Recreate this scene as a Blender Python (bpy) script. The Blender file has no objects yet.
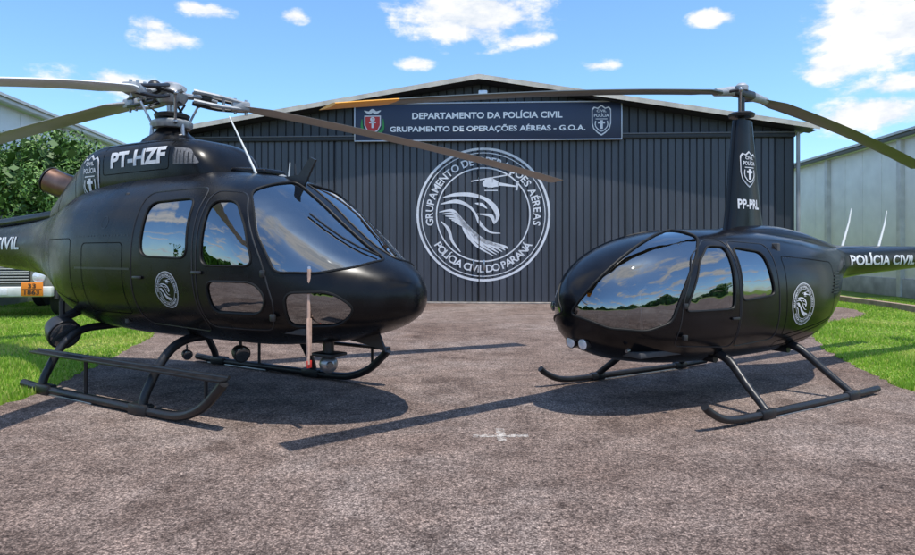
import bpy, bmesh, math, random
import numpy as np
from mathutils import Vector, Matrix, Euler
from mathutils.bvhtree import BVHTree
from mathutils.geometry import delaunay_2d_cdt
random.seed(4); rng=np.random.default_rng(4)
scene=bpy.context.scene
R=math.radians
# ---------------------------------------------------------------- materials
def newmat(name):
    m=bpy.data.materials.new(name); m.use_nodes=True
    nt=m.node_tree; b=nt.nodes['Principled BSDF']; return m,nt,b
def mat(name,col,rough=.5,metal=0,var=0.0,vscale=8,bump=0,bscale=40,rvar=0.0,spec=.5,coat=0,stretch=None):
    m,nt,b=newmat(name); N=nt.nodes; L=nt.links
    b.inputs['Base Color'].default_value=(*col,1); b.inputs['Roughness'].default_value=rough
    b.inputs['Metallic'].default_value=metal; b.inputs['Specular IOR Level'].default_value=spec
    b.inputs['Coat Weight'].default_value=coat
    tc=N.new('ShaderNodeTexCoord').outputs['Object']
    if stretch:
        mp=N.new('ShaderNodeMapping'); mp.inputs['Scale'].default_value=stretch; L.new(tc,mp.inputs['Vector']); tc=mp.outputs[0]
    if var or rvar:
        n=N.new('ShaderNodeTexNoise'); n.inputs['Scale'].default_value=vscale; n.inputs['Detail'].default_value=6
        L.new(tc,n.inputs['Vector'])
        if var:
            cr=N.new('ShaderNodeValToRGB'); cr.color_ramp.elements[0].position=.3; cr.color_ramp.elements[1].position=.72
            cr.color_ramp.elements[0].color=(*[c*(1-var) for c in col],1)
            cr.color_ramp.elements[1].color=(*[min(1,c*(1+var)) for c in col],1)
            L.new(n.outputs['Fac'],cr.inputs['Fac']); L.new(cr.outputs['Color'],b.inputs['Base Color'])
        if rvar:
            mr=N.new('ShaderNodeMapRange'); mr.inputs['From Min'].default_value=.3; mr.inputs['From Max'].default_value=.7
            mr.inputs['To Min'].default_value=rough-rvar; mr.inputs['To Max'].default_value=rough+rvar
            L.new(n.outputs['Fac'],mr.inputs['Value']); L.new(mr.outputs['Result'],b.inputs['Roughness'])
    if bump:
        n2=N.new('ShaderNodeTexNoise'); n2.inputs['Scale'].default_value=bscale; n2.inputs['Detail'].default_value=4
        L.new(tc,n2.inputs['Vector'])
        bp=N.new('ShaderNodeBump'); bp.inputs['Strength'].default_value=bump; bp.inputs['Distance'].default_value=.02
        L.new(n2.outputs['Fac'],bp.inputs['Height']); L.new(bp.outputs['Normal'],b.inputs['Normal'])
    return m
M={}
M['paint']=mat('satin_black_paint',(.0050,.0050,.0060),.27,0,.3,4,.03,6,.07,.24)
M['paint2']=mat('black_paint_r',(.0050,.0048,.0060),.21,0,.3,4,.03,6,.05,.30)
M['seam']=mat('panel_seam',(.002,.002,.002),.8,0,0,8,0,1,0,.1)
M['rivet']=mat('panel_frame',(.02,.02,.022),.4)
M['seal']=mat('rubber_seal',(.006,.006,.006),.55,0,0,8,0,1,0,.3)
M['white']=mat('white_decal',(.72,.72,.74),.5,0,.08,20)
M['skid']=mat('skid_paint',(.014,.014,.016),.38,0,.3,12,.1,60,.1,.4)
M['steel']=mat('bare_steel',(.42,.42,.43),.32,.85,.2,20)
M['hubgrey']=mat('hub_grey',(.34,.35,.36),.42,.2,.3,14)
M['hubdark']=mat('hub_dark',(.025,.025,.027),.4,.2,.2,14)
M['blade']=mat('blade_grey',(.30,.285,.275),.38,0,.12,3)
M['bladew']=mat('blade_pale',(.78,.79,.80),.38,0,.06,3)
M['blader']=mat('blade_dark',(.07,.075,.055),.35,0,.2,3)
M['orange']=mat('tip_orange',(.80,.36,.02),.4)
M['exh']=mat('exhaust',(.20,.12,.09),.38,.8,.4,6)
M['seat']=mat('seat_fabric',(.06,.058,.06),.8,0,.3,30)
M['seat2']=mat('seat_leather',(.15,.13,.12),.55,0,.3,10)
M['cab']=mat('cabin_trim',(.05,.05,.052),.75,0,.2,10)
M['brass']=mat('probe_cover',(.55,.36,.27),.6,0,.2,20)
M['red']=mat('red_flag',(.55,.03,.02),.6)
M['lens']=mat('lamp_lens',(.75,.77,.8),.08,.2,0,1,0,1,0,1,1)
M['lensd']=mat('lamp_lens_dark',(.10,.11,.12),.05,.6,0,1,0,1,0,.8,1)
M['mesh']=mat('intake_mesh',(.16,.16,.17),.6,.4,.3,60,.4,200)
M['antw']=mat('antenna_white',(.75,.75,.71),.4)
def glass(name,tint,add):
    m,nt,b=newmat(name); N=nt.nodes; L=nt.links; N.remove(b); out=N['Material Output']
    t=N.new('ShaderNodeBsdfTransparent'); t.inputs['Color'].default_value=(*tint,1)
    g=N.new('ShaderNodeBsdfGlossy'); g.inputs['Roughness'].default_value=.012; g.inputs['Color'].default_value=(.95,.97,1,1)
    tc=N.new('ShaderNodeTexCoord'); n=N.new('ShaderNodeTexNoise'); n.inputs['Scale'].default_value=2.6; n.inputs['Detail'].default_value=2
    bp=N.new('ShaderNodeBump'); bp.inputs['Strength'].default_value=.22; bp.inputs['Distance'].default_value=.05
    L.new(tc.outputs['Object'],n.inputs['Vector']); L.new(n.outputs['Fac'],bp.inputs['Height']); L.new(bp.outputs['Normal'],g.inputs['Normal'])
    f=N.new('ShaderNodeFresnel'); f.inputs['IOR'].default_value=1.55
    a=N.new('ShaderNodeMath'); a.operation='MULTIPLY_ADD'; a.use_clamp=True; a.inputs[1].default_value=1.1; a.inputs[2].default_value=add
    L.new(f.outputs['Fac'],a.inputs[0])
    mx=N.new('ShaderNodeMixShader'); L.new(a.outputs[0],mx.inputs[0]); L.new(t.outputs[0],mx.inputs[1]); L.new(g.outputs[0],mx.inputs[2])
    L.new(mx.outputs[0],out.inputs['Surface']); return m
M['glass']=glass('tinted_glass',(.42,.46,.49),.20)
M['glassd']=glass('dark_glass',(.18,.19,.20),.22)
# ---------------------------------------------------------------- helpers
def empty(name,loc=(0,0,0),rz=0):
    e=bpy.data.objects.new(name,None); e.location=loc; e.rotation_euler=(0,0,rz); e.empty_display_size=.3
    scene.collection.objects.link(e); return e
def mk(name,v,f,m,root=None,smooth=True,ang=35):
    me=bpy.data.meshes.new(name); me.from_pydata([tuple(p) for p in v],[],[tuple(q) for q in f]); me.update()
    ms=m if isinstance(m,(list,tuple)) else [m]
    for k in ms: me.materials.append(k)
    if smooth:
        me.polygons.foreach_set('use_smooth',[True]*len(me.polygons)); me.set_sharp_from_angle(angle=R(ang))
    o=bpy.data.objects.new(name,me); scene.collection.objects.link(o)
    if root: o.parent=root
    return o
def fixn(o):
    bm=bmesh.new(); bm.from_mesh(o.data); bmesh.ops.recalc_face_normals(bm,faces=bm.faces); bm.to_mesh(o.data); bm.free(); return o
def box(name,c,s,m,root=None,bev=.01,rot=(0,0,0),seg=2):
    bm=bmesh.new(); bmesh.ops.create_cube(bm,size=1)
    for v in bm.verts: v.co=Vector((v.co.x*s[0],v.co.y*s[1],v.co.z*s[2]))
    if bev: bmesh.ops.bevel(bm,geom=list(bm.edges),offset=min(bev,min(s)*.45),segments=seg,affect='EDGES',profile=.5)
    Mx=Matrix.Translation(Vector(c))@Euler(rot).to_matrix().to_4x4()
    bmesh.ops.transform(bm,matrix=Mx,verts=bm.verts)
    me=bpy.data.meshes.new(name); bm.to_mesh(me); bm.free(); me.materials.append(m)
    me.polygons.foreach_set('use_smooth',[True]*len(me.polygons)); me.set_sharp_from_angle(angle=R(40))
    o=bpy.data.objects.new(name,me); scene.collection.objects.link(o)
    if root:o.parent=root
    return o
def catmull(P,sub=6):
    P=[Vector(p) for p in P]; out=[]
    for i in range(len(P)-1):
        p0=P[max(i-1,0)];p1=P[i];p2=P[i+1];p3=P[min(i+2,len(P)-1)]
        for k in range(sub):
            t=k/sub; out.append(.5*((2*p1)+(p2-p0)*t+(2*p0-5*p1+4*p2-p3)*t*t+(3*p1-p0-3*p2+p3)*t**3))
    out.append(P[-1]); return out
def tube(name,P,r,m,root=None,n=12,closed=False,smooth=0,flat=1.0):
    if smooth: P=catmull(P,smooth)
    P=[Vector(p) for p in P]; K=len(P)
    rr=[r]*K if not isinstance(r,(list,tuple)) else ([r[0]+(r[-1]-r[0])*i/(K-1) for i in range(K)] if len(r)!=K else r)
    V=[];F=[]; up=None
    for i in range(K):
        if closed: t=(P[(i+1)%K]-P[i-1])
        else: t=P[min(i+1,K-1)]-P[max(i-1,0)]
        if t.length<1e-9: t=Vector((0,0,1))
        t.normalize()
        if up is None: up=Vector((0,0,1)) if abs(t.z)<.9 else Vector((1,0,0))
        a=up-t*up.dot(t)
        if a.length<1e-6: a=Vector((1,0,0))-t*t.x
        a.normalize(); up=a; b=t.cross(a)
        for k in range(n):
            an=2*math.pi*k/n; V.append(P[i]+a*math.cos(an)*rr[i]*flat+b*math.sin(an)*rr[i])
    S=K if closed else K-1
    for i in range(S):
        j=(i+1)%K
        for k in range(n):
            F.append((i*n+k,i*n+(k+1)%n,j*n+(k+1)%n,j*n+k))
    if not closed: F.append(tuple(range(n))[::-1]); F.append(tuple((K-1)*n+k for k in range(n)))
    return mk(name,V,F,m,root)
def lathe(name,c,prof,m,root=None,n=32,axis='Z'):
    V=[];F=[]
    for r,h in prof:
        for k in range(n):
            a=2*math.pi*k/n; p=(r*math.cos(a),r*math.sin(a),h)
            if axis=='X': p=(p[2],p[0],p[1])
            if axis=='Y': p=(p[1],p[2],p[0])
            V.append(Vector(p)+Vector(c))
    for i in range(len(prof)-1):
        for k in range(n): F.append((i*n+k,i*n+(k+1)%n,(i+1)*n+(k+1)%n,(i+1)*n+k))
    F.append(tuple(range(n))[::-1]); F.append(tuple((len(prof)-1)*n+k for k in range(n)))
    return mk(name,V,F,m,root)
def ball(name,c,s,m,root=None):
    n=10; return lathe(name,c,[(max(1e-4,s*math.sin(math.pi*i/n)),-s*math.cos(math.pi*i/n)) for i in range(n+1)],m,root,20)
def pchip(t,y,ti):
    t=np.array(t,float);y=np.array(y,float);h=np.diff(t);d=np.diff(y)/h;n=len(t);m=np.zeros(n)
    m[0]=d[0];m[-1]=d[-1]
    for i in range(1,n-1):
        if d[i-1]*d[i]<=0:m[i]=0
        else:
            w1=2*h[i]+h[i-1];w2=h[i]+2*h[i-1];m[i]=(w1+w2)/(w1/d[i-1]+w2/d[i])
    out=[]
    for x in ti:
        i=int(min(max(np.searchsorted(t,x)-1,0),n-2));s=(x-t[i])/h[i]
        out.append((1+2*s)*(1-s)**2*y[i]+s*(1-s)**2*h[i]*m[i]+s*s*(3-2*s)*y[i+1]+s*s*(s-1)*h[i]*m[i+1])
    return np.array(out)
def loftgeo(st,nseg=72,step=.05):
    st=np.array(st,float)  # x zb zt hw n wf
    d=np.sqrt((np.diff(st[:,:4],axis=0)**2).sum(1)); t=np.concatenate([[0],np.cumsum(d)])
    ti=[]
    for i in range(len(t)-1):
        k=max(2,int(math.ceil((t[i+1]-t[i])/step)))
        k=min(k,14); ti+=list(np.linspace(t[i],t[i+1],k,endpoint=False))
    ti.append(t[-1]); C=[pchip(t,st[:,c],ti) for c in range(st.shape[1])]
    V=[];F=[]
    for i in range(len(ti)):
        x,zb,zt,hw,n,wf=[C[c][i] for c in range(6)]; zc=zb+(zt-zb)*wf
        for k in range(nseg):
            a=2*math.pi*k/nseg; ca=math.cos(a);sa=math.sin(a); e=2/n
            y=hw*math.copysign(abs(ca)**e,ca); z=zc+((zt-zc) if sa>=0 else (zc-zb))*math.copysign(abs(sa)**e,sa)
            V.append(Vector((x,y,z)))
    K=len(ti)
    for i in range(K-1):
        for k in range(nseg): F.append((i*nseg+k,(i+1)*nseg+k,(i+1)*nseg+(k+1)%nseg,i*nseg+(k+1)%nseg))
    F.append(tuple(range(nseg))); F.append(tuple((K-1)*nseg+k for k in range(nseg))[::-1])
    return V,F
class Proj:
    """maps decal (u,v) on to a surface (or plane) seen from dout"""
    def __init__(s,o,a,b,bvh=None,off=.005):
        s.o=Vector(o);s.a=Vector(a).normalized();s.b=Vector(b).normalized();s.d=s.a.cross(s.b).normalized();s.bvh=bvh;s.off=off
    def __call__(s,u,v,off=None):
        off=s.off if off is None else off
        p=s.o+s.a*u+s.b*v
        if s.bvh is None: return p+s.d*off
        h=s.bvh.ray_cast(p+s.d*4,-s.d)
        if h[0] is None: h=s.bvh.find_nearest(p)
        n=h[1] if h[1].dot(s.d)>0 else -h[1]
        return h[0]+n*off
def rounded(P,r,n=5):
    P=[Vector(p) for p in P]; out=[];K=len(P)
    for i in range(K):
        a=P[i-1];b=P[i];c=P[(i+1)%K]; ra=min(r,(a-b).length*.45);rc=min(r,(c-b).length*.45)
        s=b+(a-b).normalized()*ra;e=b+(c-b).normalized()*rc
        for k in range(n+1):
            t=k/n; out.append(s*(1-t)**2+b*2*t*(1-t)+e*t*t)
    D=[]
    for i in range(len(out)):
        p=out[i];q=out[(i+1)%len(out)];k=max(1,int((q-p).length/.05))
        for j in range(k): D.append(p.lerp(q,j/k))
    return D
def inside(p,poly):
    c=False;j=len(poly)-1
    for i in range(len(poly)):
        a=poly[i];b=poly[j]
        if (a[1]>p[1])!=(b[1]>p[1]) and p[0]<(b[0]-a[0])*(p[1]-a[1])/(b[1]-a[1])+a[0]: c=not c
        j=i
    return c
def cdt(out2,g=.045):
    n=len(out2); xs=[p[0] for p in out2]; ys=[p[1] for p in out2]; pts=[Vector((p[0],p[1])) for p in out2]
    x=min(xs)+g*.5
    while x<max(xs):
        y=min(ys)+g*.5
        while y<max(ys):
            if inside((x,y),out2) and min((x-p[0])**2+(y-p[1])**2 for p in out2)>(g*.4)**2: pts.append(Vector((x,y)))
            y+=g
        x+=g
    r=delaunay_2d_cdt(pts,[],[list(range(n))],1,1e-6)
    return r[0],r[2]
def windows(root,fus,bvh,wins):
    CV=[];CF=[]
    for nm,pts,d,rad,gm in wins:
        for side in (1,-1):
            d3=Vector((d[0],d[1]*side,d[2])).normalized(); P3=[Vector((p[0],p[1]*side,p[2])) for p in pts]
            b=(Vector((0,0,1))-d3*d3.z).normalized(); a=b.cross(d3).normalized()
            pr=Proj((0,0,0),a,b,bvh)
            o2=rounded([(p.dot(a),p.dot(b),0) for p in P3],rad)
            vs,fs=cdt(o2)
            H=[pr(v[0],v[1],0) for v in vs]; N=[(pr(v[0],v[1],.01)-h)*100 for v,h in zip(vs,H)]
            mk(nm+'_glass',[h-n*.008 for h,n in zip(H,N)],fs,M[gm],root)
            tube(nm+'_seal',[pr(p[0],p[1],.000) for p in o2],.011,M['seal'],root,6,True)
            base=len(CV);k=len(vs)
            CV+=[h+n*.10 for h,n in zip(H,N)]+[h-n*.09 for h,n in zip(H,N)]
            ec={}
            for f in fs:
                for i in range(len(f)):
                    e=(f[i],f[(i+1)%len(f)]); ec[e]=1
            for f in fs:
                CF.append([base+i for i in f]); CF.append([base+k+i for i in f][::-1])
            for (p,q) in ec:
                if (q,p) not in ec: CF.append([base+q,base+p,base+k+p,base+k+q])
    c=fixn(mk('cutter',CV,CF,M['seal'],None,False))
    fixn(fus)
    s=fus.modifiers.new('s','SOLIDIFY'); s.thickness=.028; s.offset=-1
    bo=fus.modifiers.new('b','BOOLEAN'); bo.object=c; bo.operation='DIFFERENCE'; bo.solver='EXACT'
    c.parent=fus.parent
    bpy.context.view_layer.update()
    dg=bpy.context.evaluated_depsgraph_get(); me=bpy.data.meshes.new_from_object(fus.evaluated_get(dg))
    n0=len(fus.data.polygons)
    fus.modifiers.clear()
    if len(me.polygons)>n0*.8:
        fus.data=me; me.polygons.foreach_set('use_smooth',[True]*len(me.polygons)); me.set_sharp_from_angle(angle=R(30))
    bpy.data.objects.remove(c)
def stroke(pr,P,w,sm=6,closed=False):
    P=[Vector((p[0],p[1],0)) for p in P]
    if sm: P=catmull(P,sm)
    K=len(P); ws=list(np.interp(np.linspace(0,1,K),np.linspace(0,1,len(w)),w)) if isinstance(w,(list,tuple)) else [w]*K
    V=[]
    for i in range(K):
        t=(P[(i+1)%K]-P[i-1]) if closed else (P[min(i+1,K-1)]-P[max(i-1,0)])
        t.normalize(); n=Vector((-t.y,t.x,0))
        for s in(1,-1): q=P[i]+n*ws[i]*s*.5; V.append(pr(q.x,q.y))
    F=[(2*i,2*((i+1)%K),2*((i+1)%K)+1,2*i+1) for i in range(K if closed else K-1)]
    return V,F
_tc={}
def textmesh(s,off=.0,fine=False):
    if (s,off,fine) in _tc: return _tc[(s,off,fine)]
    cu=bpy.data.curves.new('t','FONT'); cu.body=s; cu.size=1; cu.resolution_u=3; cu.offset=off; cu.fill_mode='FRONT'
    o=bpy.data.objects.new('t',cu); scene.collection.objects.link(o); bpy.context.view_layer.update()
    dg=bpy.context.evaluated_depsgraph_get(); me=bpy.data.meshes.new_from_object(o.evaluated_get(dg))
    if fine:
        bm=bmesh.new(); bm.from_mesh(me)
        for it in range(3):
            bmesh.ops.triangulate(bm,faces=bm.faces)
            es=[e for e in bm.edges if e.calc_length()>.16]
            if not es: break
            bmesh.ops.subdivide_edges(bm,edges=es,cuts=1)
        bmesh.ops.triangulate(bm,faces=bm.faces); bm.to_mesh(me); bm.free()
    V=[(v.co.x,v.co.y) for v in me.vertices]; F=[tuple(p.vertices) for p in me.polygons]
    bpy.data.objects.remove(o); bpy.data.meshes.remove(me); _tc[(s,off,fine)]=(V,F); return V,F
def text(pr,s,cx,cy,width,height=None,off=.018,slant=0):
    V,F=textmesh(s,off,pr.bvh is not None); xs=[v[0] for v in V];ys=[v[1] for v in V]
    sx=width/(max(xs)-min(xs)); sy=(height/(max(ys)-min(ys))) if height else sx
    mx=(max(xs)+min(xs))/2;my=(max(ys)+min(ys))/2
    return [pr(cx+(v[0]-mx)*sx+(v[1]-my)*sy*slant,cy+(v[1]-my)*sy) for v in V],F
def arctext(pr,s,r,a0,a1,size,cx=0,cy=0,top=True):
    W=[]
    for ch in s:
        if ch==' ': W.append(.32); continue
        V,F=textmesh(ch,.02); W.append(max(v[0] for v in V)-min(v[0] for v in V)+.1)
    tot=sum(W); ov=[];of=[];x=0
    for ch,w in zip(s,W):
        t=(x+w/2)/tot; x+=w; a=a0+(a1-a0)*t
        if ch==' ': continue
        V,F=textmesh(ch,.02); mx=(max(v[0] for v in V)+min(v[0] for v in V))/2; b=len(ov)
        for v in V:
            du=(v[0]-mx)*size; dv=(v[1]-.35)*size
            if top: rr=r+dv; aa=a-du/r
            else: rr=r-dv; aa=a+du/r
            ov.append(pr(cx+rr*math.cos(aa),cy+rr*math.sin(aa)))
        of+=[tuple(i+b for i in f) for f in F]
    return ov,of
def merge(lst):
    V=[];F=[]
    for v,f in lst:
        b=len(V);V+=v;F+=[tuple(i+b for i in q) for q in f]
    return V,F
def circ(r,n=64,cx=0,cy=0): return [(cx+r*math.cos(2*math.pi*i/n),cy+r*math.sin(2*math.pi*i/n)) for i in range(n)]
def emblem(pr,r,detail=True):
    S=lambda P:[(x*r,y*r) for x,y in P]; L=[]
    L.append(stroke(pr,circ(r*.985),r*.035,0,True)); L.append(stroke(pr,circ(r*.925),r*.012,0,True)); L.append(stroke(pr,circ(r*.70),r*.02,0,True))
    L.append(arctext(pr,'GRUPAMENTO DE OPERAÇÕES AÉREAS',r*.81,R(192),R(-12),r*.155))
    L.append(arctext(pr,'POLÍCIA CIVIL DO PARANÁ',r*.81,R(212),R(328),r*.155,top=False))
    L.append(stroke(pr,S([(-.60,.26),(-.42,.30),(-.20,.30),(.02,.24),(.16,.12),(.22,-.02),(.17,-.14)]),[r*.01,r*.05,r*.06,r*.05,r*.08,r*.06,r*.01]))
    L.append(stroke(pr,S([(.17,-.14),(.13,-.03),(.03,0),(-.10,.01)]),[r*.02,r*.06,r*.03,r*.01]))
    L.append(stroke(pr,S([(-.12,.17),(-.02,.15),(.06,.09)]),[r*.01,r*.05,r*.01]))
    L.append(stroke(pr,S([(-.64,.16),(-.40,.20),(-.22,.13),(-.12,.02),(-.04,-.14),(.10,-.26),(.26,-.28)]),[r*.01,r*.06,r*.04,r*.03,r*.05,r*.03,r*.01]))
    for i in range(6):
        o=i*.085
        L.append(stroke(pr,S([(-.66+o*.55,.04-o*.35),(-.46+o*.5,.06-o*.6),(-.34+o*.55,-.06-o*.55),(-.26+o*.75,-.26-o*.35),(-.10+o*1.0,-.46-o*.05),(.16+o*.5,-.62+o*.25)]),[r*.01,r*.045,r*.03,r*.05,r*.04,r*.008]))
    L.append(stroke(pr,S([(-.63,-.1),(-.52,-.22),(-.46,-.40),(-.34,-.56)]),[r*.01,r*.05,r*.04,r*.01]))
    L.append(stroke(pr,S([(-.18,.50),(.42,.60)]),r*.018,0))
    L.append(stroke(pr,S([(.00,.44),(.06,.47),(.15,.47),(.24,.45)]),[r*.04,r*.13,r*.13,r*.05]))
    L.append(stroke(pr,S([(.22,.46),(.50,.42)]),[r*.05,r*.02],0)); L.append(stroke(pr,S([(.50,.36),(.52,.50)]),r*.03,0))
    L.append(stroke(pr,S([(.02,.36),(.22,.36)]),r*.015,0)); L.append(stroke(pr,S([(.14,.48),(.14,.56)]),r*.02,0))
    return merge(L)
def shield(root,pr,h,name,mw,md,pr2=None,pr3=None):
    w=h*.62
    S=[(-.5,.36),(-.38,.44),(-.2,.40),(0,.5),(.2,.40),(.38,.44),(.5,.36),(.5,-.1),(.42,-.28),(.2,-.42),(0,-.5),(-.2,-.42),(-.42,-.28),(-.5,-.1)]
    def fill(pr,k,m,nm):
        o=rounded([(x*w*k,y*h*k,0) for x,y in S],.01,2); vs,fs=cdt(o,.05*max(1,h/.6)); mk(nm,[pr(v[0],v[1]) for v in vs],fs,m,root)
    fill(pr,1,mw,name); fill(pr2,.90,md,name+'_field')
    L=[text(pr3,'POLÍCIA',0,h*.17,w*.76,h*.13),text(pr3,'CIVIL',0,h*.30,w*.5,h*.08)]
    L.append(stroke(pr3,[(-.3*w,.04*h),(0,.04*h),(.3*w,.04*h)],h*.02,3))
    L.append(stroke(pr3,[(-.3*w,-.02*h),(-.3*w,-.2*h),(0,-.36*h),(.3*w,-.2*h),(.3*w,-.02*h)],h*.03,3))
    L.append(stroke(pr3,[(0,0),(0,-.14*h),(0,-.28*h)],h*.09,3)); L.append(stroke(pr3,[(-.18*w,-.08*h),(0,-.08*h),(.18*w,-.08*h)],h*.06,3))
    mk(name+'_lettering',*merge(L),mw,root)
def blade(name,root,hub,az,r0,r1,ch,th,s,k,m,tipm=None,tipw=.3,tw=0):
    V=[];F=[];n=28
    prof=[(.5,0),(.44,.35),(.3,.5),(.1,.5),(-.2,.32),(-.5,.03),(-.5,-.03),(-.2,-.3),(.1,-.45),(.3,-.45),(.44,-.3)]
    mi=[]
    for i in range(n+1):
        r=r0+(r1-r0)*i/n; t=(r-r0); cw=ch*min(1,.35+t*2.2); dz=-(s*r+k*r*r)
        tt=th*(1.6-.6*min(1,t*2))*(1-.3*i/n)
        for px,pz in prof:
            x=r; y=px*cw; z=pz*tt+dz+y*math.tan(tw)
            V.append(Vector((x*math.cos(az)-y*math.sin(az),x*math.sin(az)+y*math.cos(az),z))+Vector(hub))
    p=len(prof)
    for i in range(n):
        for q in range(p): F.append((i*p+q,i*p+(q+1)%p,(i+1)*p+(q+1)%p,(i+1)*p+q)); mi.append(1 if (tipm and r0+(r1-r0)*(i+.5)/n>r1-tipw) else 0)
    F.append(tuple(range(p))[::-1]);F.append(tuple(n*p+q for q in range(p))); mi+= [0,1 if tipm else 0]
    o=mk(name,V,F,[m,tipm] if tipm else [m],root); o.data.polygons.foreach_set('material_index',mi); fixn(o); return o
def seat(root,x,y,z,m,w=.46,h=.62,face=1):
    box('seat_cushion',(x,y,z),(.5,w,.16),m,root,.06,(0,R(-6)*face,0),3)
    box('seat_back',(x-.27*face,y,z+h*.5),(.14,w,h),m,root,.06,(0,R(-10)*face,0),3)
    box('headrest',(x-.36*face,y,z+h+.10),(.09,w*.55,.17),m,root,.04,(0,R(-10)*face,0),3)
# ================================================================ HELICOPTER 1 (left)
A=empty('helicopter',(-3.2,7.4,0),R(-32))
st=[(3.37,1.00,1.09,.03,2.2,.5),(3.345,.94,1.18,.14,2.2,.5),(3.26,.865,1.28,.31,2.2,.48),(3.1,.785,1.39,.48,2.3,.46),(2.9,.72,1.50,.64,2.35,.46),(2.6,.655,1.71,.79,2.5,.46),(2.3,.62,1.94,.875,2.6,.45),
(2.0,.595,2.12,.92,2.7,.45),(1.7,.585,2.21,.935,2.6,.45),(1.2,.58,2.27,.94,2.55,.45),(.3,.58,2.29,.94,2.55,.45),(-.4,.60,2.27,.91,2.5,.46),(-.9,.66,2.22,.82,2.5,.48),(-1.35,.79,2.12,.68,2.4,.5),(-1.8,.96,2.02,.52,2.3,.5),
(-2.3,1.11,1.93,.40,2.2,.5),(-2.9,1.19,1.87,.33,2.1,.5),(-3.6,1.23,1.83,.30,2,.5),(-5,1.34,1.80,.24,2,.5),(-6.5,1.45,1.80,.18,2,.5),(-7.3,1.53,1.79,.13,2,.5),(-7.4,1.62,1.70,.04,2,.5)]
V,F=loftgeo(st); bvhA=BVHTree.FromPolygons(V,F)
fusA=mk('fuselage',V,F,M['paint'],A)
wA=[('windshield',[(1.98,-.05,2.12),(2.02,-.62,2.00),(2.33,-.83,1.64),(2.50,-.80,1.27),(2.78,-.62,1.25),(2.99,-.38,1.30),(3.07,-.05,1.37)],(.75,-.55,.55),.08,'glass'),
 ('rear_door_window',[(.86,-.9,1.42),(.86,-.9,1.93),(1.50,-.9,1.95),(1.56,-.9,1.40)],(0,-1,0),.12,'glassd'),
 ('front_door_window',[(1.74,-.9,1.34),(1.72,-.9,1.91),(1.99,-.9,1.91),(2.18,-.9,1.68),(2.33,-.9,1.34)],(0,-1,0),.10,'glassd'),
 ('lower_door_window',[(1.84,-.9,.94),(1.80,-.9,1.21),(2.34,-.9,1.21),(2.46,-.9,1.08),(2.38,-.9,.94)],(.1,-1,0),.10,'glassd'),
 ('chin_window',[(2.60,-.74,.84),(2.58,-.77,1.13),(2.92,-.58,1.14),(3.08,-.44,1.0),(2.96,-.50,.85)],(.6,-.8,-.05),.10,'glassd')]
windows(A,fusA,bvhA,wA)
sA=Proj((0,0,0),(1,0,0),(0,0,1),bvhA,.002)
def seam(root,pr,pts,rad=.08,w=.010,m='seam',nm='door_seam'):
    o=rounded([(p[0],p[1],0) for p in pts],rad); mk(nm,*stroke(pr,[(p[0],p[1]) for p in o],w,0,True),M[m],root)
def seamtube(root,pr,pts,rad=.08,r=.005,nm='door_edge'):
    o=rounded([(p[0],p[1],0) for p in pts],rad); tube(nm,[pr(p[0],p[1],.0) for p in o],r,M['rivet'],root,5,True)
sAn=Proj((0,0,0),(-1,0,0),(0,0,1),bvhA,.002)
for pr,s in((sA,1),(sAn,-1)):
    seamtube(A,pr,[(.72*s,.78),(.74*s,2.03),(1.60*s,2.05),(1.66*s,.74)],.12,.007)
    seamtube(A,pr,[(1.69*s,.80),(1.67*s,2.01),(2.03*s,1.98),(2.41*s,1.36),(2.52*s,1.0),(2.42*s,.80)],.10,.007)
    seam(A,pr,[(-.15*s,.86),(-.15*s,1.55),(.58*s,1.55),(.58*s,.86)],.06,.008)
    seam(A,pr,[(-1.15*s,1.05),(-1.15*s,1.6),(-.4*s,1.6),(-.4*s,.92)],.06,.008)
    mk('door_rail',*stroke(pr,[(-.3*s,1.30),(.2*s,1.30),(.70*s,1.30)],.02,3),M['rivet'],A)
    mk('fuel_cap',*stroke(pr,circ(.06,20,.22*s,1.75),.008,0,True),M['rivet'],A)
    for x0,x1,z in((-.3,.66,.80),(-.3,.66,1.62)):
        L_=[stroke(pr,circ(.006,6,(x0+(x1-x0)*i/18)*s,z),.006,0,True) for i in range(19)]; mk('rivet_row',*merge(L_),M['rivet'],A)
for sg in(-1,1):
    box('door_handle',(1.60+.1,sg*.945,1.28),(.13,.02,.03),M['hubdark'],A,.008)
    box('door_handle',(.84,sg*.95,1.22),(.13,.02,.03),M['hubdark'],A,.008)
    box('hinge',(2.42,sg*.845,1.28),(.05,.03,.06),M['hubdark'],A,.008); box('hinge',(2.50,sg*.81,.92),(.05,.03,.06),M['hubdark'],A,.008)
sE=Proj((1.26,0,1.12),(1,0,0),(0,0,1),bvhA,.004); mk('emblem',*emblem(sE,.165),M['white'],A)
sEn=Proj((1.26,0,1.12),(-1,0,0),(0,0,1),bvhA,.004); mk('emblem',*emblem(sEn,.165),M['white'],A)
for ax in((1,0,0),(-1,0,0)):
    mk('boom_lettering',*text(Proj((-3.80,0,1.60),ax,(0,0,1),bvhA,.006),'POLÍCIA CIVIL',0,0,2.2,.21),M['white'],A)
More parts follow.
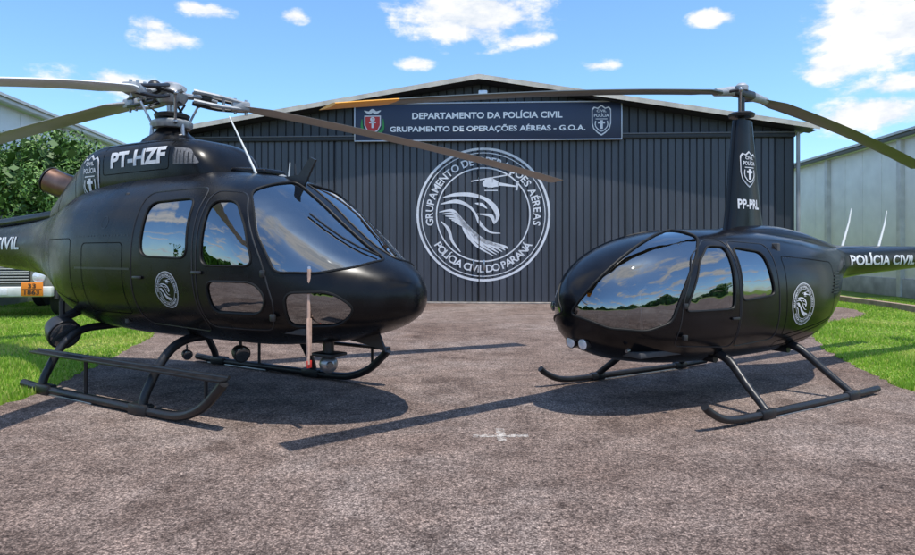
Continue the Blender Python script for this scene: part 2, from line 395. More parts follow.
# cowling
stc=[(1.14,2.05,2.24,.16,2.3,.3),(1.09,2.03,2.36,.30,2.5,.4),(.96,2.0,2.52,.41,3,.5),(.76,2.0,2.62,.47,3.4,.5),(.4,2.0,2.67,.495,3.6,.5),(-.6,2.0,2.68,.50,3.6,.5),(-.92,1.9,2.65,.49,3.4,.5),(-1.15,1.8,2.55,.46,3.0,.5),(-1.5,1.75,2.40,.40,2.6,.5),(-1.85,1.75,2.24,.32,2.3,.5),(-2.15,1.75,2.08,.24,2.2,.5),(-2.3,1.8,1.98,.1,2.2,.5)]
V,F=loftgeo(stc,56); bvhC=BVHTree.FromPolygons(V,F); fixn(mk('engine_cowling',V,F,M['paint'],A))
for sg,ax in((1,(1,0,0)),(-1,(-1,0,0))):
    mk('registration',*text(Proj((.12,0,2.45),ax,(0,0,1),bvhC,.005),'PT-HZF',0,0,.94,.17,.04),M['white'],A)
    q=(-.74,0,2.28)
    shield(A,Proj(q,ax,(0,0,1),bvhC,.006),.54,'badge',M['white'],M['paint'],Proj(q,ax,(0,0,1),bvhC,.012),Proj(q,ax,(0,0,1),bvhC,.018))
    pc=Proj((0,0,0),ax,(0,0,1),bvhC,.002)
    seam(A,pc,[(-.50*sg,2.30),(-.50*sg,2.62),(.64*sg,2.60),(.64*sg,2.30)],.04,.008)
    seam(A,pc,[(-1.75*sg,1.95),(-1.35*sg,2.40),(-1.12*sg,2.50),(-1.12*sg,1.95)],.04,.008)
    o=rounded([(.70*sg,2.34,0),(.70*sg,2.52,0),(.88*sg,2.49,0),(1.0*sg,2.34,0)],.03,3); vs,fs=cdt(o)
    pm=Proj((0,0,0),ax,(0,0,1),bvhC,.006); mk('air_intake',[pm(v[0],v[1]) for v in vs],fs,M['mesh'],A)
    for k in range(6): mk('cowl_rib',*stroke(Proj((0,0,0),ax,(0,0,1),bvhC,.012),[((.715+k*.045)*sg,2.35),((.715+k*.042)*sg,2.43),((.715+k*.04)*sg,2.50-k*.012)],.010,3),M['hubdark'],A)
tube('exhaust_pipe',[(-1.55,0,2.25),(-1.9,-.02,2.27),(-2.12,-.08,2.31),(-2.28,-.16,2.38)],[.15,.165],M['exh'],A,24,False,5)
tube('exhaust_lip',[(-2.285,-.163,2.383),(-2.30,-.17,2.39)],[.172,.172],M['hubdark'],A,24)
box('roof_fairing',(1.40,0,2.26),(.5,.30,.08),M['paint'],A,.05,(0,R(6),0),4)
# mast and hub
HZ=3.22
lathe('mast_fairing',(0,0,0),[(.36,2.62),(.30,2.70),(.20,2.77),(.14,2.84),(.11,2.92)],M['paint'],A)
lathe('mast',(0,0,0),[(.055,2.7),(.055,3.32),(.04,3.34)],M['steel'],A)
lathe('swashplate',(0,0,0),[(.10,2.83),(.20,2.84),(.22,2.87),(.22,2.91),(.18,2.93),(.09,2.94)],M['hubgrey'],A)
lathe('swashplate_upper',(0,0,0),[(.08,2.95),(.18,2.955),(.19,2.99),(.15,3.01),(.08,3.02)],M['hubdark'],A)
lathe('hub',(0,0,0),[(.06,HZ-.12),(.13,HZ-.10),(.16,HZ-.05),(.17,HZ),(.14,HZ+.04),(.13,HZ+.10),(.08,HZ+.13),(.02,HZ+.14)],M['hubgrey'],A)
azs=[(R(28+32),.075,.0105,M['blade'],0),(R(148+32),.015,.004,M['blade'],0),(R(265+32),.155,.018,M['bladew'],.14)]
for az,s,k,bm_,tw_ in azs:
    blade('rotor_blade',A,(0,0,HZ),az,.72,5.30,.35,.042,s,k,bm_,None,.3,tw_)
    ca,sa=math.cos(az),math.sin(az); P=lambda r,t,z:(r*ca-t*sa,r*sa+t*ca,HZ+z)
    tube('star_arm',[P(.1,0,0),P(.3,0,0),P(.48,0,-s*.48)],[.07,.045],M['hubgrey'],A,10,False,0,.5)
    for dz in(.055,-.055):
        tube('blade_sleeve',[P(.22,-.07,dz),P(.5,-.09,dz-s*.5),P(.80,-.05,dz*.6-s*.8)],[.026,.020],M['hubgrey'],A,8,False,3)
        tube('blade_sleeve',[P(.22,.07,dz),P(.5,.09,dz-s*.5),P(.80,.05,dz*.6-s*.8)],[.026,.020],M['hubdark'],A,8,False,3)
    for r_ in (.55,.68,.80): tube('blade_bolt',[P(r_,0,-.09-s*r_),P(r_,0,.09-s*r_)],.016,M['steel'],A,8)
    ball('damper',P(.36,0,.0),.075,M['hubdark'],A)
    box('sleeve_plate',P(.74,0,-s*.74),(.2,.16,.11),M['hubgrey'],A,.02,(0,0,az))
    tube('pitch_link',[P(.17,.13,-.33),P(.30,.20,-.05)],.014,M['steel'],A,8); ball('rod_end',P(.17,.13,-.33),.028,M['steel'],A); ball('rod_end',P(.30,.20,-.05),.028,M['steel'],A)
    tube('pitch_horn',[P(.30,.20,-.05),P(.42,.08,-.02)],.02,M['hubdark'],A,8)
    a2=az+R(60); tube('servo',[(.22*math.cos(a2),.22*math.sin(a2),2.60),(.20*math.cos(a2),.20*math.sin(a2),2.87)],[.03,.02],M['steel'],A,10)
    tube('scissor_link',[(.14*math.cos(a2),.14*math.sin(a2),3.0),(.24*math.cos(a2),.24*math.sin(a2),3.07),(.10*math.cos(a2),.10*math.sin(a2),3.14)],.014,M['hubdark'],A,8)
    tube('vibration_arm',[(.05*math.cos(a2),.05*math.sin(a2),HZ+.02),(.24*math.cos(a2),.24*math.sin(a2),HZ+.03)],.03,M['hubgrey'],A,8)
# skids
for sg in(-1,1):
    y=1.07*sg
    tube('skid',[(-1.0,y,.07),(-.5,y,.05),(.6,y,.05),(1.35,y,.05),(1.68,y,.07),(1.95,y*1.0,.17),(2.15,y,.33),(2.22,y,.40)],.042,M['skid'],A,12,False,5)
    box('step_board',(.72,y,.42),(3.0,.10,.026),M['skid'],A,.008)
    tube('step_rail',[(-.8,y-.055*sg,.435),(2.22,y-.055*sg,.435)],.016,M['skid'],A,8)
    for xx in(-.55,1.10): box('skid_shoe',(xx,y,.055),(.26,.11,.10),M['skid'],A,.02)
    box('skid_wear_plate',(-.2,y,.012),(1.1,.07,.02),M['steel'],A,.004)
    tube('support_strut',[(2.0,y,.2),(2.0,y,.42)],.015,M['skid'],A,8)
    tube('support_strut',[(.2,y,.06),(.2,y,.42)],.018,M['skid'],A,8)
for xx in(-.62,1.12):
    tube('cross_tube',[(xx,-1.07,.07),(xx,-1.03,.20),(xx,-.86,.48),(xx,-.65,.62),(xx,-.3,.64),(xx,.3,.64),(xx,.65,.62),(xx,.86,.48),(xx,1.03,.20),(xx,1.07,.07)],.042,M['skid'],A,12,False,5)
# interior
box('cabin_floor',(1.4,0,.80),(2.6,1.3,.06),M['cab'],A,.01)
box('rear_bulkhead',(.35,0,1.4),(.06,1.5,1.3),M['cab'],A,.01)
box('instrument_panel',(2.60,.05,1.16),(.16,.75,.30),M['cab'],A,.05,(0,R(-20),0))
box('instrument_pedestal',(2.52,0,1.00),(.3,.28,.35),M['cab'],A,.04)
for y in(-.42,.42): seat(A,1.85,y,1.10,M['seat2'],.5,.62)
for y in(-.62,-.2,.2,.62): seat(A,.85,y,1.05,M['seat'],.38,.6)
tube('cyclic',[(2.05,-.42,.85),(2.2,-.42,1.15),(2.15,-.42,1.3)],.014,M['steel'],A,8)
def lamp(root,p,r,d=(1,0,0),nm='searchlight',lens='lens'):
    d=Vector(d).normalized(); p=Vector(p)
    tube(nm+'_housing',[p-d*r*1.1,p-d*r*.8,p,p+d*r*.55,p+d*r*.6],[r*.35,r*.8,r,r*1.02,r*.98],M['hubdark'],root,20)
    tube(nm+'_lens',[p+d*r*.6,p+d*r*.68,p+d*r*.7],[r*.88,r*.7,r*.1],M[lens],root,20)
    tube(nm+'_bracket',[p,p+Vector((0,0,r*2.0))],r*.18,M['hubdark'],root,8)
ball('camera_turret',(2.45,-.10,.44),.085,M['steel'],A); tube('camera_mount',[(2.45,-.10,.5),(2.45,-.10,.70)],.05,M['hubdark'],A,16)
tube('camera_window',[(2.50,-.14,.44),(2.535,-.165,.44)],[.035,.03],M['lensd'],A,14)
box('camera_frame',(2.45,-.10,.53),(.26,.22,.03),M['hubdark'],A,.01)
lamp(A,(1.2,-.05,.43),.085,(1,-.3,-.2),'landing_light','lensd'); lamp(A,(.75,-.35,.42),.05,(1,-.3,-.2),'landing_light','lensd')
lamp(A,(-.80,-.78,.60),.165,(1,-.15,-.35),'searchlight','lensd')
tube('searchlight_mount',[(-.80,-.78,.74),(-.80,-.5,.85)],.05,M['hubdark'],A,10)
tube('pitot_cover',[(2.78,-.68,1.32),(2.785,-.69,.95),(2.79,-.70,.55)],[.016,.013],M['brass'],A,8); box('pitot_flag',(2.79,-.69,.77),(.012,.05,.30),M['brass'],A,.003)
box('pitot_flag',(2.79,-.69,.55),(.012,.05,.06),M['red'],A,.003)
tube('pitot_tube',[(2.70,-.60,1.30),(2.78,-.68,1.33)],.014,M['steel'],A,8)
def plate(nm,P,t,m,root):
    n=len(P);V=[(x,-t,z) for x,z in P]+[(x,t,z) for x,z in P]
    return fixn(mk(nm,V,[tuple(range(n)),tuple(range(n,2*n))[::-1]]+[(i,i+n,(i+1)%n+n,(i+1)%n) for i in range(n)],m,root,False))
plate('wire_cutter',[(1.72,2.19),(2.05,2.09),(2.20,2.33),(2.13,2.36),(1.98,2.20)],.012,M['hubdark'],A)
plate('lower_wire_cutter',[(2.55,.67),(2.95,.76),(3.04,.58),(2.9,.62)],.012,M['hubdark'],A)
tube('whip_antenna',[(1.55,-.15,2.22),(1.42,-.2,2.5),(1.26,-.24,2.80)],[.014,.007],M['antw'],A,8)
tube('blade_antenna',[(1.68,.25,2.18),(1.66,.25,2.36)],[.014,.008],M['hubdark'],A,8)
tube('whip_antenna',[(1.78,.05,2.18),(1.80,.05,2.34)],[.010,.006],M['antw'],A,8)
lathe('gps_antenna',(1.62,.1,2.20),[(.06,0),(.06,.02),(.03,.035),(.005,.036)],M['hubgrey'],A)
def onsurf(pr,P,off): return [pr(u,v,off) for u,v in P]
prf=Proj((0,0,0),(0,1,0),(-.62,0,.78),bvhA)   # looking back-and-down on the windshield
for s in(-1,1):
    W3=[(3.02,s*.12,1.40),(2.90,s*.20,1.48),(2.76,s*.27,1.58),(2.62,s*.32,1.69),(2.48,s*.36,1.80)]
    tube('wiper',[prf(Vector(p).dot(prf.a),Vector(p).dot(prf.b),.012) for p in W3],.009,M['seal'],A,6)
# tail
def slab(nm,pts,axis,th,m,root):
    V=[];n=len(pts)
    for s in(-.5,.5):
        for p in pts:
            if axis=='y': V.append((p[0],s*th,p[1]))
            else: V.append((p[0],p[1],s*th+(p[2] if len(p)>2 else 0)))
    F=[tuple(range(n)),tuple(range(n,2*n))[::-1]]+[(i,i+n,(i+1)%n+n,(i+1)%n) for i in range(n)]
    o=fixn(mk(nm,V,F,m,root,False)); b=o.modifiers.new('b','BEVEL'); b.width=th*.4; b.segments=3; b.limit_method='ANGLE'; return o
slab('vertical_fin',[(-6.9,1.75),(-7.55,2.75),(-7.95,2.75),(-7.5,1.75)],'y',.07,M['paint'],A)
slab('ventral_fin',[(-6.95,1.55),(-7.35,.75),(-7.6,.75),(-7.45,1.55)],'y',.06,M['paint'],A)
slab('horizontal_stabilizer',[(-5.1,-1.26,1.66),(-5.1,1.26,1.66),(-5.55,1.26,1.66),(-5.55,-1.26,1.66)],'z',.06,M['paint'],A)
for a in(R(40),R(220)): tube('tail_rotor_blade',[(-7.2,-.30,1.75),(-7.2+.93*math.cos(a),-.30,1.75+.93*math.sin(a))],[.05,.09],M['blade'],A,10,False,0,.15)
tube('tail_gearbox',[(-7.2,-.32,1.75),(-7.2,0,1.75)],.08,M['hubdark'],A,14)
tube('tail_drive_cover',[(-2.2,0,1.96),(-4.5,0,1.84),(-7.0,0,1.80)],.07,M['paint'],A,14)
# ================================================================ HELICOPTER 2 (right)
B=empty('helicopter.001',(3.12,7.25,0),R(212))
st=[(2.53,.86,.97,.03,2.1,.5),(2.515,.78,1.07,.13,2.1,.5),(2.45,.68,1.19,.27,2.15,.5),(2.31,.57,1.33,.41,2.2,.48),(2.08,.48,1.47,.53,2.3,.47),(1.8,.425,1.575,.61,2.4,.46),(1.45,.39,1.65,.65,2.5,.46),(1.05,.375,1.69,.665,2.6,.46),
(.55,.37,1.70,.665,2.6,.46),(.1,.375,1.69,.66,2.6,.46),(-.4,.40,1.665,.63,2.5,.47),(-.85,.48,1.62,.55,2.4,.5),(-1.2,.62,1.58,.44,2.3,.54),(-1.45,.80,1.56,.33,2.2,.6),(-1.62,.98,1.555,.255,2.1,.56),(-1.78,1.09,1.55,.22,2,.5),
(-2.0,1.13,1.545,.20,2,.5),(-3.5,1.22,1.545,.165,2,.5),(-5.6,1.33,1.55,.11,2,.5),(-5.75,1.40,1.50,.04,2,.5)]
V,F=loftgeo(st); bvhB=BVHTree.FromPolygons(V,F); fusB=mk('fuselage',V,F,M['paint2'],B)
wB=[('windshield',[(1.22,.03,1.68),(1.26,.42,1.62),(1.50,.60,1.46),(1.72,.63,1.12),(1.84,.60,.84),(2.05,.50,.76),(2.32,.32,.78),(2.52,.03,.90)],(.85,.75,.35),.07,'glass'),
 ('front_door_window',[(1.06,.6,.93),(1.02,.6,1.51),(1.24,.6,1.52),(1.44,.6,1.38),(1.62,.6,1.08),(1.70,.6,.93)],(0,1,0),.06,'glass'),
 ('rear_door_window',[(.42,.6,1.04),(.50,.6,1.46),(.92,.6,1.51),(.95,.6,1.00)],(0,1,0),.08,'glassd')]
windows(B,fusB,bvhB,wB)
for ax,s in(((-1,0,0),-1),((1,0,0),1)):
    pr=Proj((0,0,0),ax,(0,0,1),bvhB,.002)
    seamtube(B,pr,[(.98*s,.56),(.97*s,1.57),(1.22*s,1.58),(1.52*s,1.42),(1.72*s,1.02),(1.76*s,.62)],.08,.006)
    seamtube(B,pr,[(.34*s,.60),(.36*s,1.54),(.95*s,1.57),(.96*s,.56)],.08,.006)
    seam(B,pr,[(-.85*s,.75),(-.85*s,1.35),(.22*s,1.42),(.22*s,.62)],.05,.007)
    seam(B,pr,[(-1.0*s,.75),(-1.0*s,.62),(.25*s,.50),(.25*s,.56)],.02,.006)
    L_=[stroke(pr,circ(.005,6,(-.80+.98*i/20)*s,1.40),.005,0,True) for i in range(21)]; mk('rivet_row',*merge(L_),M['rivet'],B)
    mk('emblem',*emblem(Proj((-.08,0,.93),ax,(0,0,1),bvhB,.004),.215),M['white'],B)
    mk('boom_lettering',*text(Proj((-2.72,0,1.375),ax,(0,0,1),bvhB,.006),'POLÍCIA CIVIL',0,0,1.75,.155,.03),M['white'],B)
    for k in range(7): mk('vent_slat',*stroke(Proj((0,0,0),ax,(0,0,1),bvhB,.010),[((-.78-.02*k)*s,1.02+.035*k),((-.88-.015*k)*s,1.02+.035*k),((-.98-.01*k)*s,1.02+.035*k)],.014,3),M['rivet'],B)
for sg in(-1,1):
    box('door_handle',(1.05,sg*.672,.84),(.10,.02,.025),M['hubdark'],B,.006); box('hinge',(1.70,sg*.625,.98),(.05,.03,.05),M['hubdark'],B,.006)
    box('hinge',(1.70,sg*.62,.70),(.05,.03,.05),M['hubdark'],B,.006)
for y in(.10,-.06): lamp(B,(2.40,y,.64),.055,(1,.1,-.1),'landing_light')
tube('nav_light',[(2.17,.40,.60),(2.21,.415,.595)],[.02,.014],M['lensd'],B,12)
lamp(B,(2.40,-.30,.95),.045,(1,-.1,0),'nose_light','lensd')
# mast fairing
V=[];F=[];n=32;L=[(1.60,.34,-.42),(1.72,.28,-.36),(1.95,.24,-.31),(2.4,.19,-.24),(2.80,.14,-.18),(2.90,.12,-.16)]
for z,xf,xa in L:
    c=(xf+xa)/2;hc=(xf-xa)/2;th=.105-.025*(z-1.6)
    for k in range(n):
        a=2*math.pi*k/n;x=math.cos(a);sn=math.sin(a); V.append((c+hc*x,th*math.copysign(abs(sn)**.75,sn)*(1 if x>0 else (1+.25*x)),z))
for i in range(len(L)-1):
    for k in range(n):F.append((i*n+k,i*n+(k+1)%n,(i+1)*n+(k+1)%n,(i+1)*n+k))
F.append(tuple(range(n))[::-1]);F.append(tuple((len(L)-1)*n+k for k in range(n)))
mk('mast_fairing',V,F,M['paint2'],B); bvhM=BVHTree.FromPolygons(V,F)
for ax in((-1,0,0),(1,0,0)):
    shield(B,Proj((-.0,0,2.36),ax,(0,0,1),bvhM,.006),.40,'badge',M['white'],M['paint2'],Proj((-.0,0,2.36),ax,(0,0,1),bvhM,.011),Proj((-.0,0,2.36),ax,(0,0,1),bvhM,.016))
    mk('registration',*text(Proj((-.01,0,1.98),ax,(0,0,1),bvhM,.005),'PP-PRL',0,0,.36,.105,.03),M['white'],B)
stf=[(.35,1.6,1.68,.2,2.2,.5),(.15,1.55,1.74,.26,2.2,.5),(-.3,1.5,1.76,.28,2.2,.5),(-.8,1.45,1.72,.27,2.2,.5),(-1.3,1.4,1.63,.22,2.2,.5),(-1.7,1.4,1.56,.14,2.2,.5)]
V,F=loftgeo(stf,32); fixn(mk('roof_fairing',V,F,M['paint2'],B))
HB=3.20
lathe('mast',(0,0,0),[(.035,2.85),(.035,3.22)],M['hubdark'],B,16)
lathe('swashplate',(0,0,0),[(.05,2.93),(.13,2.94),(.14,2.97),(.11,2.99),(.05,3.0)],M['hubdark'],B)
box('teetering_hub',(0,0,HB),(.42,.12,.09),M['hubdark'],B,.03,(0,0,R(4)))
lathe('hub_cap',(0,0,HB),[(.07,.03),(.07,.08),(.04,.11),(.005,.12)],M['hubgrey'],B,20)
for az,s,k in((R(216-212),.12,.008),(R(36-212),.035,.011)):
    blade('rotor_blade',B,(0,0,HB),az,.42,4.92,.25,.032,s,k,M['blader'],M['orange'] if abs(az)<1 else None,.42)
    ca,sa=math.cos(az),math.sin(az)
    tube('blade_grip',[(.18*ca,.18*sa,HB),(.5*ca,.5*sa,HB-s*.5)],[.055,.04],M['hubgrey'],B,14)
    tube('pitch_link',[(.11*ca-.05*sa,.11*sa+.05*ca,2.97),(.25*ca-.14*sa,.25*sa+.14*ca,HB-.02)],.011,M['steel'],B,8)
    tube('pitch_horn',[(.25*ca-.14*sa,.25*sa+.14*ca,HB-.02),(.32*ca,.32*sa,HB-.03)],.016,M['hubdark'],B,8)
    ball('rod_end',(.25*ca-.14*sa,.25*sa+.14*ca,HB-.02),.024,M['steel'],B)
for sg in(-1,1):
    y=1.04*sg
    tube('skid',[(-.75,y,.06),(-.3,y,.05),(.8,y,.05),(1.45,y,.05),(1.72,y,.075),(1.90,y,.15),(1.98,y,.21)],.033,M['skid'],B,12,False,5)
    for xx in(-.25,1.15): box('skid_shoe',(xx,y,.05),(.2,.085,.085),M['skid'],B,.02)
    box('skid_wear_plate',(.45,y,.010),(1.4,.05,.016),M['steel'],B,.003)
    for x0,x1 in((1.05,1.15),(-.15,-.25)):
        tube('skid_leg',[(x0,sg*.45,.50),(x0,sg*.60,.44),((x0+x1)/2,sg*.82,.25),(x1,y,.07)],[.045,.032],M['skid'],B,14,False,5,1.0)
for xx in(1.05,-.15): tube('cross_tube',[(xx,-.45,.44),(xx,.45,.44)],.04,M['skid'],B,12)
box('cabin_floor',(1.1,0,.55),(2.0,.95,.05),M['cab'],B,.01)
box('rear_bulkhead',(.18,0,1.05),(.05,1.1,1.0),M['cab'],B,.01)
box('instrument_panel',(1.98,.0,.98),(.14,.36,.28),M['cab'],B,.05,(0,R(-15),0)); box('instrument_pedestal',(1.95,0,.72),(.2,.26,.36),M['cab'],B,.04)
for y in(-.28,.28): seat(B,1.20,y,.80,M['seat2'],.44,.52); seat(B,.52,y,.82,M['seat2'],.44,.50)
tube('cyclic',[(1.55,0,.58),(1.60,0,1.05),(1.50,0,1.12)],.014,M['steel'],B,8); tube('cyclic_grip_bar',[(1.50,-.28,1.10),(1.50,0,1.14),(1.50,.28,1.10)],.014,M['hubdark'],B,8)
for xx in(-2.05,-2.95): tube('whip_antenna',[(xx,0,1.53),(xx-.16,0,1.84),(xx-.22,0,2.02)],[.016,.006],M['antw'],B,8)
slab('vertical_fin',[(-5.45,1.50),(-5.75,2.05),(-6.0,2.05),(-5.9,1.40)],'y',.05,M['paint2'],B)
slab('ventral_fin',[(-5.45,1.38),(-5.75,.75),(-6.0,.75),(-5.9,1.40)],'y',.05,M['paint2'],B)
slab('horizontal_stabilizer',[(-5.5,0.0,1.45),(-5.55,-.75,1.45),(-5.85,-.75,1.45),(-5.85,0,1.45)],'z',.04,M['paint2'],B)
for a in(R(70),R(250)): tube('tail_rotor_blade',[(-5.9,.22,1.5),(-5.9+.73*math.cos(a),.22,1.5+.73*math.sin(a))],[.04,.07],M['blader'],B,10,False,0,.15)
tube('tail_gearbox',[(-5.9,.24,1.5),(-5.9,0,1.5)],.06,M['hubdark'],B,14)
# ================================================================ GROUND
def ramp(nt,fac,els):
    cr=nt.nodes.new('ShaderNodeValToRGB'); e=cr.color_ramp.elements
    while len(e)<len(els): e.new(.5)
    for i,(p,c) in enumerate(els): e[i].position=p; e[i].color=(*c,1) if len(c)==3 else c
    nt.links.new(fac,cr.inputs['Fac']); return cr.outputs['Color']
def noise(nt,vec,sc,det=6,rough=.6,dist=0):
    n=nt.nodes.new('ShaderNodeTexNoise'); n.inputs['Scale'].default_value=sc;n.inputs['Detail'].default_value=det;n.inputs['Roughness'].default_value=rough;n.inputs['Distortion'].default_value=dist
    nt.links.new(vec,n.inputs['Vector']); return n.outputs['Fac']
def mixc(nt,f,a,b,mode='MIX'):
    m=nt.nodes.new('ShaderNodeMix'); m.data_type='RGBA'; m.blend_type=mode
    if isinstance(f,(int,float)): m.inputs[0].default_value=f
    else: nt.links.new(f,m.inputs[0])
    for i,x in((6,a),(7,b)):
        if isinstance(x,tuple): m.inputs[i].default_value=(*x,1)
        else: nt.links.new(x,m.inputs[i])
    return m.outputs[2]
m,nt,b=newmat('weathered_asphalt'); tc=nt.nodes.new('ShaderNodeTexCoord').outputs['Object']
big=noise(nt,tc,.45,8,.7,.3); c1=ramp(nt,big,[(.32,(.205,.145,.118)),(.5,(.285,.218,.185)),(.68,(.38,.315,.28))])
mid=noise(nt,tc,2.6,9,.8); c2=ramp(nt,mid,[(.34,(.50,.47,.46)),(.5,(1,1,1)),(.66,(1.38,1.36,1.34))]); c=mixc(nt,1.0,c1,c2,'MULTIPLY')
fine=noise(nt,tc,34,5,.85); c3=ramp(nt,fine,[(.38,(.26,.24,.235)),(.52,(1,1,1)),(.64,(1.8,1.76,1.72))]); c=mixc(nt,1.0,c,c3,'MULTIPLY')
vo=nt.nodes.new('ShaderNodeTexVoronoi'); vo.inputs['Scale'].default_value=85; nt.links.new(tc,vo.inputs['Vector'])
c4=ramp(nt,vo.outputs['Distance'],[(.0,(1.5,1.45,1.42)),(.35,(1,1,1)),(.6,(.42,.40,.40))]); c=mixc(nt,.9,c,c4,'MULTIPLY')
vc=nt.nodes.new('ShaderNodeTexVoronoi'); vc.feature='DISTANCE_TO_EDGE'; vc.inputs['Scale'].default_value=.22
wn=nt.nodes.new('ShaderNodeTexNoise'); wn.inputs['Scale'].default_value=1.3; wn.inputs['Detail'].default_value=9; wn.inputs['Roughness'].default_value=.7; nt.links.new(tc,wn.inputs['Vector'])
vm=nt.nodes.new('ShaderNodeVectorMath'); vm.operation='MULTIPLY_ADD'; nt.links.new(wn.outputs['Color'],vm.inputs[0]); vm.inputs[1].default_value=(1.8,1.8,1.8); nt.links.new(tc,vm.inputs[2]); nt.links.new(vm.outputs[0],vc.inputs['Vector'])
ck=ramp(nt,vc.outputs['Distance'],[(.0,(.6,.57,.57)),(.002,(.8,.78,.78)),(.005,(1,1,1))]); c=mixc(nt,.5,c,ck,'MULTIPLY')
sn=noise(nt,tc,.8,7,.7,1.5); cs=ramp(nt,sn,[(.30,(.50,.46,.45)),(.40,(.82,.80,.79)),(.46,(1,1,1))]); c=mixc(nt,.8,c,cs,'MULTIPLY')
st_=noise(nt,tc,7,6,.8,.5); cst=ramp(nt,st_,[(.30,(.55,.52,.51)),(.40,(1,1,1)),(.62,(1,1,1)),(.70,(1.3,1.28,1.26))]); c=mixc(nt,.8,c,cst,'MULTIPLY')
nt.links.new(c,b.inputs['Base Color']); b.inputs['Roughness'].default_value=.9; b.inputs['Specular IOR Level'].default_value=.22
bp=nt.nodes.new('ShaderNodeBump'); bp.inputs['Strength'].default_value=.9; bp.inputs['Distance'].default_value=.014; nt.links.new(fine,bp.inputs['Height']); nt.links.new(bp.outputs['Normal'],b.inputs['Normal'])
M['asph']=m
m,nt,b=newmat('grass_soil'); tc=nt.nodes.new('ShaderNodeTexCoord').outputs['Object']
g=noise(nt,tc,1.6,8,.7); c=ramp(nt,g,[(.3,(.10,.15,.02)),(.5,(.17,.27,.03)),(.7,(.30,.36,.06))]); nt.links.new(c,b.inputs['Base Color']); b.inputs['Roughness'].default_value=.95
bp=nt.nodes.new('ShaderNodeBump'); bp.inputs['Strength'].default_value=1; bp.inputs['Distance'].default_value=.04; nt.links.new(noise(nt,tc,60,4,.8),bp.inputs['Height']); nt.links.new(bp.outputs['Normal'],b.inputs['Normal']); M['soil']=m
mk('ground',[(-900,-900,0),(900,-900,0),(900,900,0),(-900,900,0)],[(0,1,2,3)],M['soil'],None,False)
edge=[(-40,-30),(40,-30),(40,6.0),(14,6.15),(7.5,6.3),(5.0,6.55),(4.75,7.0),(5.1,8.5),(5.55,10.0),(6.3,11.8),(7.6,13.6),(9.6,15.4),(10.2,17),(10.2,21),(-9.0,21),(-9.0,18.5),(-7.6,16.5),(-6.2,14),(-5.3,11.5),(-4.75,9),(-4.35,7.0),(-4.3,6.0),(-5.2,5.55),(-9,5.3),(-14,5.2),(-40,5.0)]
E=[]
for i in range(len(edge)):
    p=Vector(edge[i]);q=Vector(edge[(i+1)%len(edge)]);k=max(1,int((q-p).length/.10)) if (abs(p.x)<14 and p.y>0) else 1
    for j in range(k):
        w=p.lerp(q,j/k); E.append((w.x+random.uniform(-.045,.045)*(k>1),w.y+random.uniform(-.045,.045)*(k>1)))
vs,_e,fs=delaunay_2d_cdt([Vector(e) for e in E],[],[list(range(len(E)))],1,1e-6)[:3]
mk('apron_pavement',[(v[0],v[1],.004) for v in vs],fs,M['asph'],None,False)
m,nt,b=newmat('faded_paint'); tc=nt.nodes.new('ShaderNodeTexCoord').outputs['Object']; f=noise(nt,tc,22,5,.8)
tr=nt.nodes.new('ShaderNodeBsdfTransparent'); mx=nt.nodes.new('ShaderNodeMixShader'); rp=ramp(nt,f,[(.42,(0,0,0)),(.66,(.85,.85,.85))]); b.inputs['Base Color'].default_value=(.66,.60,.54,1); b.inputs['Roughness'].default_value=.8
nt.links.new(rp,mx.inputs[0]); nt.links.new(tr.outputs[0],mx.inputs[1]); nt.links.new(b.outputs[0],mx.inputs[2]); nt.links.new(mx.outputs[0],nt.nodes['Material Output'].inputs['Surface'])
mk('ground_marking',[(.12,5.17,.008),(.56,5.17,.008),(.56,5.25,.008),(.12,5.25,.008),(.31,5.05,.009),(.38,5.05,.009),(.38,5.42,.009),(.31,5.42,.009)],[(0,1,2,3),(4,5,6,7)],m,None,False)
poly=np.array(E)
def grass(regions):
    V=[];F=[];MI=[]
    for x0,x1,y0,y1,n in regions:
        xs=rng.uniform(x0,x1,n);ys=rng.uniform(y0,y1,n)
        ins=np.zeros(n,bool);j=len(poly)-1
        for i in range(len(poly)):
            a=poly[i];bb=poly[j]
            if a[1]!=bb[1]:
                cnd=((a[1]>ys)!=(bb[1]>ys))&(xs<(bb[0]-a[0])*(ys-a[1])/(bb[1]-a[1])+a[0]); ins^=cnd
            j=i
        keep=~ins
        for x,y in zip(xs[keep],ys[keep]):
            a=random.uniform(0,6.28);w=.006+.004*random.random()+.0006*y;h=random.uniform(.02,.06)*(1+.6*math.sin(x*2.1+1)*math.sin(y*1.7));l=random.uniform(0,.04);an=random.uniform(0,6.28)
            k=len(V);dx=math.cos(a)*w;dy=math.sin(a)*w
            V+=[(x-dx,y-dy,0),(x+dx,y+dy,0),(x+math.cos(an)*l,y+math.sin(an)*l,h)]; F.append((k,k+1,k+2)); MI.append(random.choice((0,0,1,1,2)) if math.sin(x*1.3+math.sin(y*.9)*2)>-.4 else random.choice((1,2,2)))
    def gm(nm,c):
        m,nt,b=newmat(nm); b.inputs['Base Color'].default_value=(*c,1); b.inputs['Roughness'].default_value=.6
        t=nt.nodes.new('ShaderNodeBsdfTranslucent'); t.inputs['Color'].default_value=(*[min(1,x*1.5) for x in c],1); mx=nt.nodes.new('ShaderNodeMixShader'); mx.inputs[0].default_value=.4
        nt.links.new(b.outputs[0],mx.inputs[1]);nt.links.new(t.outputs[0],mx.inputs[2]);nt.links.new(mx.outputs[0],nt.nodes['Material Output'].inputs['Surface']); return m
    o=mk('grass',V,F,[gm('grass_a',(.21,.37,.03)),gm('grass_b',(.30,.47,.05)),gm('grass_c',(.46,.50,.12))],None,False); o.data.polygons.foreach_set('material_index',MI)
grass([(-9,-4.1,5,9,42000),(-13,-4.6,9,20,70000),(4.6,9,6,10,42000),(5,14,10,21,70000)])
